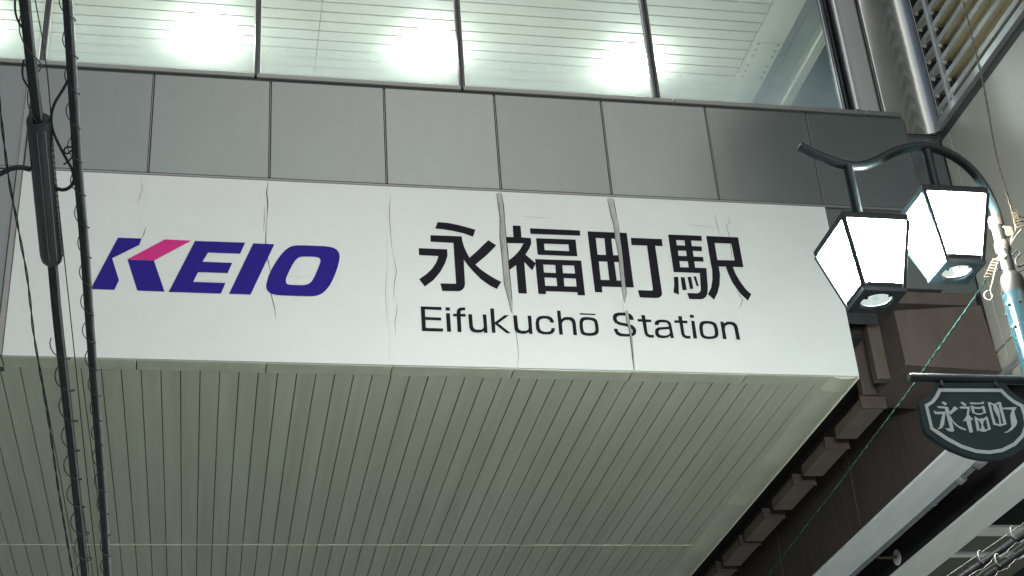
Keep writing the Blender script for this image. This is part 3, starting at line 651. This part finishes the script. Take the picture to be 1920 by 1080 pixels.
# hanging name plate
np_ = thing('name_plate', 'dark green shield shaped name plate with pale border and three characters', 'sign', lp(1830, 780))
PYF = LY - .016
def pp_(x, y, d=0): return at(1680 + x/6, 690 + y/6, 'Y', PYF - d)
outl = [(455,165),(425,228),(380,290),(330,333),(262,374),(258,400),(285,530),(310,660),(345,735),(450,815),(620,915),(800,988),(900,1012),(1000,1026),(1100,1028),(1180,1022),(1320,975),(1440,895),(1510,800),(1545,680),(1535,560),(1490,420),(1470,385),(1380,330),(1290,255),(1225,165)]
q = MB(); q.slab([pp_(*t) for t in outl], .03); q.build('plate', 'plate', np_)
q = MB(); q.poly([pp_(*t, .002) for t in [(478,229),(1192,233),(1255,300),(1330,360),(1432,412),(1462,520),(1480,640),(1440,775),(1350,870),(1200,945),(1050,968),(900,955),(730,900),(560,810),(450,735),(388,690),(322,412),(395,370),(440,310)]],
      [[pp_(*t, .002) for t in [(505,268),(1175,270),(1230,325),(1310,390),(1400,440),(1428,530),(1445,640),(1410,745),(1320,840),(1190,905),(1050,928),(900,915),(740,862),(580,775),(470,700),(418,672),(362,435),(430,390),(480,325)]]])
q.build('border', 'platewhite', np_)
pf = lambda a, b_: pp_(a, b_, .0025)
G1 = [[(508,385),(530,378),(558,385),(572,402),(565,418),(545,418)],
 [(458,430),(545,432),(588,440),(612,540),(655,705),(640,718),(590,710),(548,672),(575,680),(608,676),(590,610),(560,500),(550,455),(475,450)],
 [(425,473),(450,492),(558,490),(548,570),(543,630),(522,672),(480,690),(466,682),(490,665),(502,610),(512,560),(525,520),(440,518),(428,500)],
 [(655,430),(700,455),(650,495),(610,530),(640,590),(700,648),(797,692),(780,702),(720,682),(660,637),(615,575),(585,500),(620,480)]]
G2 = [[(722,385),(748,380),(787,405),(787,428),(760,420)],
 [(712,440),(730,432),(828,435),(830,470),(818,520),(845,555),(864,570),(858,590),(838,578),(866,722),(828,728),(790,595),(750,600),(770,575),(795,535),(803,458),(725,455)],
 [(826,388),(850,388),(950,392),(975,378),(992,385),(985,405),(850,408),(835,402)],
 [[(838,428),(858,425),(890,440),(950,440),(985,425),(995,430),(1014,508),(985,512),(950,527),(910,525),(880,512),(862,510)], [(875,455),(895,460),(950,460),(970,450),(983,500),(950,510),(910,508),(885,498)]],
 [[(880,545),(900,550),(930,570),(990,565),(1015,545),(1030,550),(1068,690),(1045,697),(1000,718),(960,715),(935,700),(912,712)], [(918,580),(940,600),(962,640),(955,690),(940,685)], [(1000,585),(1012,575),(1035,680),(1005,695),(980,640),(985,600)]]]
G3 = [[[(1030,385),(1060,385),(1105,405),(1160,380),(1180,385),(1245,635),(1220,640),(1185,655),(1150,652),(1110,640),(1095,640)], [(1065,405),(1092,422),(1100,470),(1152,560),(1165,632),(1122,622),(1095,530)], [(1128,412),(1150,405),(1210,622),(1185,632),(1172,560),(1160,470)]],
 [(1195,447),(1330,440),(1358,440),(1330,490),(1350,560),(1365,610),(1350,650),(1300,700),(1250,728),(1214,728),(1260,705),(1300,660),(1290,590),(1285,530),(1305,470),(1200,462)]]
for G in (G1, G2, G3): glyph('', '', G, 0, 0, 1, pf).build('character', 'platewhite', np_)
for x in (510, 1115):
    a = pp_(x, 195); b_ = pp_(x, 150); q = MB(); q.tube([Vector((a.x, LY-.018, a.z-.005)), Vector((b_.x, LY-.012, b_.z))], .012, 10); q.tube([Vector((a.x, LY-.03, a.z)), Vector((a.x, LY-.012, a.z))], .011, 10); q.build('hanger_bolt', 'post', np_)

# ------------------------------------------------------------------ overhead cables at the left
A_ = (-5.75, at(45, 0, 'Y', -5.75).z, -2.2, at(160, 1080, 'Y', -2.2).z)
def cp(x, y, d=0.0):
    p = on_slope(x, y, *A_); return p
def lerp_pts(L, n=40): return resample(smooth_path([cp(*t) for t in L], 6), n)
def longer(p, a, b):                            # run on past both ends of the view
    return [p[0] + (p[0]-p[1]).normalized()*a] + list(p) + [p[-1] + (p[-1]-p[-2]).normalized()*b]
def bundle(path, offs, radii, mats, parent, twist=0.0):
    for (ox, oz), r_, mm in zip(offs, radii, mats):
        MB().tube([p + Vector((ox*math.cos(twist*i)-oz*math.sin(twist*i), 0, oz*math.cos(twist*i)+ox*math.sin(twist*i))) for i, p in enumerate(path)], r_, 10).build('cable', mm, parent)
pa = lerp_pts([(36,-90),(46,0),(58,113),(72,230),(86,360),(99,500),(108,600),(127,770),(145,940),(160,1080),(172,1200)])
ca = thing('overhead_cable', 'thick black overhead cable bundle with a long splice case and wire spiral, leftmost bundle', 'cable', pa[0], 'overhead cable bundles')
bundle(longer(pa, 7, 5), [(-.009, .0), (.012, .004), (.003, -.012), (.016, -.010)], [.0145, .011, .011, .006], ['cable', 'cable', 'cable', 'cablegrey'], ca)
lo = resample(pa[18:], 40)
h = MB(); h.helix(lo, .043, 11, .0027, 6, 0, 1.2, .12, skew=(-.002, 0, -.004), hand=-1); h.build('spiral_wire', 'cable', ca)
h = MB(); h.helix(resample(pa[:9], 30), .036, 2.6, .0027, 6, 0, 2.0, .1, hand=-1); h.build('spiral_wire', 'wire', ca)
c0, c1 = cp(72, 222), cp(98, 494); ax_ = (c1-c0).normalized(); L = (c1-c0).length
def along(t): return c0 + (c1-c0)*t
cl = MB(); cl.tube([along(0), along(.004), along(.02), along(.93), along(.97), along(1.0)], [.040, .050, .052, .052, .047, .030], 26, cap=True)
cl.tube([along(-.001), along(.003)], .044, 26)
co = cl.build('splice_case', 'closure', ca)
for dx, dz in ((-.003, -.052), (.030, -.043)):
    MB().tube([along(.03)+Vector((dx, -.002, dz)), along(.92)+Vector((dx, -.002, dz))], .0022, 6).build('case_highlight', 'cablegrey', co)  # grey strips stand in for highlights along the case
for t in [i/26 for i in range(1, 25)]:
    p = along(t); MB().tube([p + Vector((.049, 0, -.01)), p + Vector((.056, 0, -.012))], .004, 6).build('case_clip', 'cable', co)
dd = MB(); dd.tube(smooth_path([cp(-20, 332), cp(0, 326), cp(22, 316), cp(40, 314), cp(58, 318)], 6), .0115, 10); dd.build('side_cable', 'cable', ca)
dd = MB(); dd.tube(smooth_path([cp(103, 352), cp(118, 356), cp(132, 350), cp(140, 336), cp(141, 318)], 6), .0085, 10); dd.build('jumper_loop', 'cable', ca)
dd = MB(); dd.tube(smooth_path([cp(30, -20), cp(28, 10), cp(31, 32), cp(40, 50), cp(46, 56)], 5), .0045, 8); dd.build('slack_loop', 'cable', ca)
dd = MB(); dd.tube(smooth_path([cp(45, 112), cp(42, 130), cp(44, 148), cp(54, 165)], 5), .0045, 8); dd.build('slack_loop', 'cable', ca)
pb = lerp_pts([(118,-90),(126,0),(138.5,200),(146,320),(158,460),(169,620),(181,780),(193,940),(201,1080),(208,1200)])
cb = thing('overhead_cable', 'slimmer overhead cable bundle with a pale grey strip, second from the left', 'cable', pb[0], 'overhead cable bundles')
bundle(longer(pb, 7, 5), [(-.009, 0), (.004, -.006), (.0155, .0)], [.0118, .009, .0072], ['cable', 'cable', 'cablegrey'], cb)
h = MB(); h.helix(resample(pb, 90), .029, 25, .0025, 6, 0, .5, .15, skew=(-.003, 0, -.003), hand=-1); h.build('spiral_wire', 'cable', cb)
dd = MB(); dd.tube(smooth_path([cp(128, 150), cp(118, 168), cp(102, 195), cp(96, 222), cp(101, 250), cp(120, 290), cp(135, 318), cp(140, 345)], 6), .0065, 8); dd.build('branch_cable', 'cable', cb)
dd = MB(); dd.tube(smooth_path([cp(134, 276), cp(124, 276), cp(120, 284), cp(127, 288), cp(138, 280), cp(134, 296), cp(120, 308)], 6), .0042, 8); dd.build('slack_loop', 'cable', cb)
pw = [(-8,120),(0,200),(9,280),(18,345),(30,406),(42,470),(50,513),(57,570),(63,625),(74,690),(91,789),(102,865),(113,940),(137,1080),(150,1160)]
pt_ = resample(longer(smooth_path([cp(*t) for t in pw], 6), 6, 5), 420)
q = MB(); q.helix(pt_, .0035, 45, .0030, 6, 0, 0); q.helix(pt_, .0035, 45, .0030, 6, 0, PI)
tag(q.build('twisted_wire', 'cable'), 'thin twisted pair of wires farthest left, sagging across the sign edge', 'wire')
q = MB(); q.tube(longer(smooth_path([cp(*t) for t in [(58,-60),(66,0),(88,130),(105,337),(135,620),(168,940),(184,1080),(192,1150)]], 6), 7, 5), .0026, 8)
tag(q.build('thin_wire', 'cable'), 'single hair thin straight wire between the two thick cable bundles', 'wire')

# ------------------------------------------------------------------ cables with rings, lower right corner
B_ = 3.9
def bp(x, y): return at(x, y, 'Y', -3.0)
def ringed(label, p0, p1, r_, rings, mess):
    t = thing('ringed_cable', label, 'cable', bp(*p0), 'cables in hanger rings')
    d = Vector((p1[0]-p0[0], p1[1]-p0[1])); a0 = bp(p0[0]-d.x*8, p0[1]-d.y*8); a1 = bp(p1[0]+d.x*4, p1[1]+d.y*4)
    MB().tube([a0, a1], r_, 14).build('cable', 'cableblack', t)
    MB().tube([a0 + Vector((.012, -.01, .012)), a1 + Vector((.012, -.01, .012))], r_*.5, 10).build('cable', 'cableblack', t)
    m0 = bp(p0[0]-d.x*8 + mess[0], p0[1]-d.y*8 + mess[1]); m1 = bp(p1[0]+d.x*4 + mess[0], p1[1]+d.y*4 + mess[1])
    MB().tube([m0, m1], .004, 8).build('messenger_wire', 'wire', t)
    for (x, y) in rings:
        c_ = bp(x, y); q = MB()
        q.tube([c_ + Vector((.022*math.cos(a), -.030*math.sin(a*.5), .036*math.sin(a))) for a in [math.radians(50 + 11.5*i) for i in range(22)]], .0052, 8)
        q.build('hanger_ring', 'ringwire', t)
    q = MB(); pth = []
    for i in range(420):
        u = i/419; base = a0.lerp(a1, u); pth.append(base + Vector((.012, -.028, -.020 + .007*math.sin(u*210) + .003*math.sin(u*560))))
    q.tube(pth, .0022, 6); q.build('lashing_wire', 'ringwire', t)
ringed('black cable in metal hanger rings at lower right, upper of the two', (1818, 1072), (1922, 1000), .022, [(1897, 1001), (1836, 1046)], (-4, -18))
ringed('black cable in hanger rings at lower right, lower one cut by the corner', (1851, 1080), (1930, 1024), .019, [(1868, 1052)], (-3, -12))

# ------------------------------------------------------------------ guy wire and green cord by the post
gt = thing('guy_wire', 'twisted bare guy wire running up from the lamp post past the louvres', 'wire', at(1901, 410, 'Y', -3.9))
gpath = resample(smooth_path([at(1690, -520, 'Y', -.9), at(1790, -60, 'Y', -2.4), at(1806, 0, 'Y', -2.5), at(1842, 150, 'Y', -2.9), at(1868, 290, 'Y', -3.4), at(1898, 395, 'Y', -3.85), at(1905, 425, 'Y', -3.95)], 6), 60)
q = MB(); q.helix(gpath, .0042, 34, .0042, 6, 0, 0); q.helix(gpath, .0042, 34, .0042, 6, 0, PI); q.build('strand', 'guy', gt)
def cl_(x, y): return at(x, y, 'Y', -4.03)
q = MB()
for i in range(7):
    c_ = cl_(1900 + i*1.6, 396 + i*5.2); q.tube([c_ + Vector((-.014, .0, -.004)), c_ + Vector((.016, -.01, .006))], .007, 8)
q.build('clamp', 'clamp', gt)
q = MB(); q.tube(smooth_path([cl_(1904, 424), cl_(1902, 436), cl_(1896, 448), cl_(1892, 460)], 5), .0045, 8); q.tube(smooth_path([cl_(1920, 424), cl_(1906, 440), cl_(1898, 452), cl_(1893, 462)], 5), .0045, 8); q.build('wire_tail', 'guy', gt)
q = MB(); q.tube(smooth_path([cl_(1908, 404), cl_(1918, 408), cl_(1932, 406)], 4), .004, 8); q.tube(smooth_path([cl_(1908, 412), cl_(1920, 416), cl_(1932, 414)], 4), .004, 8); q.build('tie_wire', 'cable', gt)
q = MB()
c_ = cl_(1892, 434); q.box(c_.x-.022, c_.x+.022, c_.y-.01, c_.y+.02, c_.z-.03, c_.z+.03); c2 = cl_(1886, 428); q.box(c2.x-.02, c2.x+.03, c2.y-.012, c2.y+.012, c2.z+.0, c2.z+.012)
q.build('post_bracket', 'bracket', gt, .004)
gc = thing('green_cord', 'thin green cord slanting down from a brass clamp on the lamp post', 'cord', cl_(1852, 520))
cpth = resample([cl_(1860, 505), at(1836, 545, 'Y', -4.0), at(1727, 700, 'Y', -3.7), at(1712, 722, 'Y', -3.66), at(1560, 925, 'Y', -3.3), at(1440, 1080, 'Y', -3.0), at(1380, 1160, 'Y', -2.85), at(860, 1850, 'Y', -1.9)], 160)
q = MB(); q.helix(cpth, .0026, 50, .0027, 6, 0, 0); q.helix(cpth, .0026, 50, .0027, 6, 0, PI); q.build('cord', 'green', gc)
q = MB()
for i in range(7):
    c_ = cl_(1850 + i*2.6, 521 - i*5.4); q.tube([c_ + Vector((-.015, 0, .004)), c_ + Vector((.015, -.01, -.005))], .0075, 8)
q.build('clamp', 'clamp', gc)
q = MB(); q.tube(smooth_path([cl_(1877, 480), cl_(1868, 500), cl_(1862, 525), cl_(1857, 545), cl_(1861, 556), cl_(1855, 563), cl_(1847, 558), cl_(1846, 550), cl_(1852, 545)], 5), .0042, 8)
q.tube(smooth_path([cl_(1868, 488), cl_(1875, 482), cl_(1882, 484), cl_(1886, 478)], 5), .006, 8); q.build('wire_tail', 'guy', gc)
q = MB(); q.tube(smooth_path([cl_(1870, 505), cl_(1885, 508), cl_(1895, 512), cl_(1908, 510), cl_(1925, 505)], 5), .0035, 8); q.tube(smooth_path([cl_(1898, 480), cl_(1905, 470), cl_(1912, 476), cl_(1904, 488), cl_(1910, 500), cl_(1925, 492)], 5), .006, 8); q.build('tie_wire', 'cable', gc)
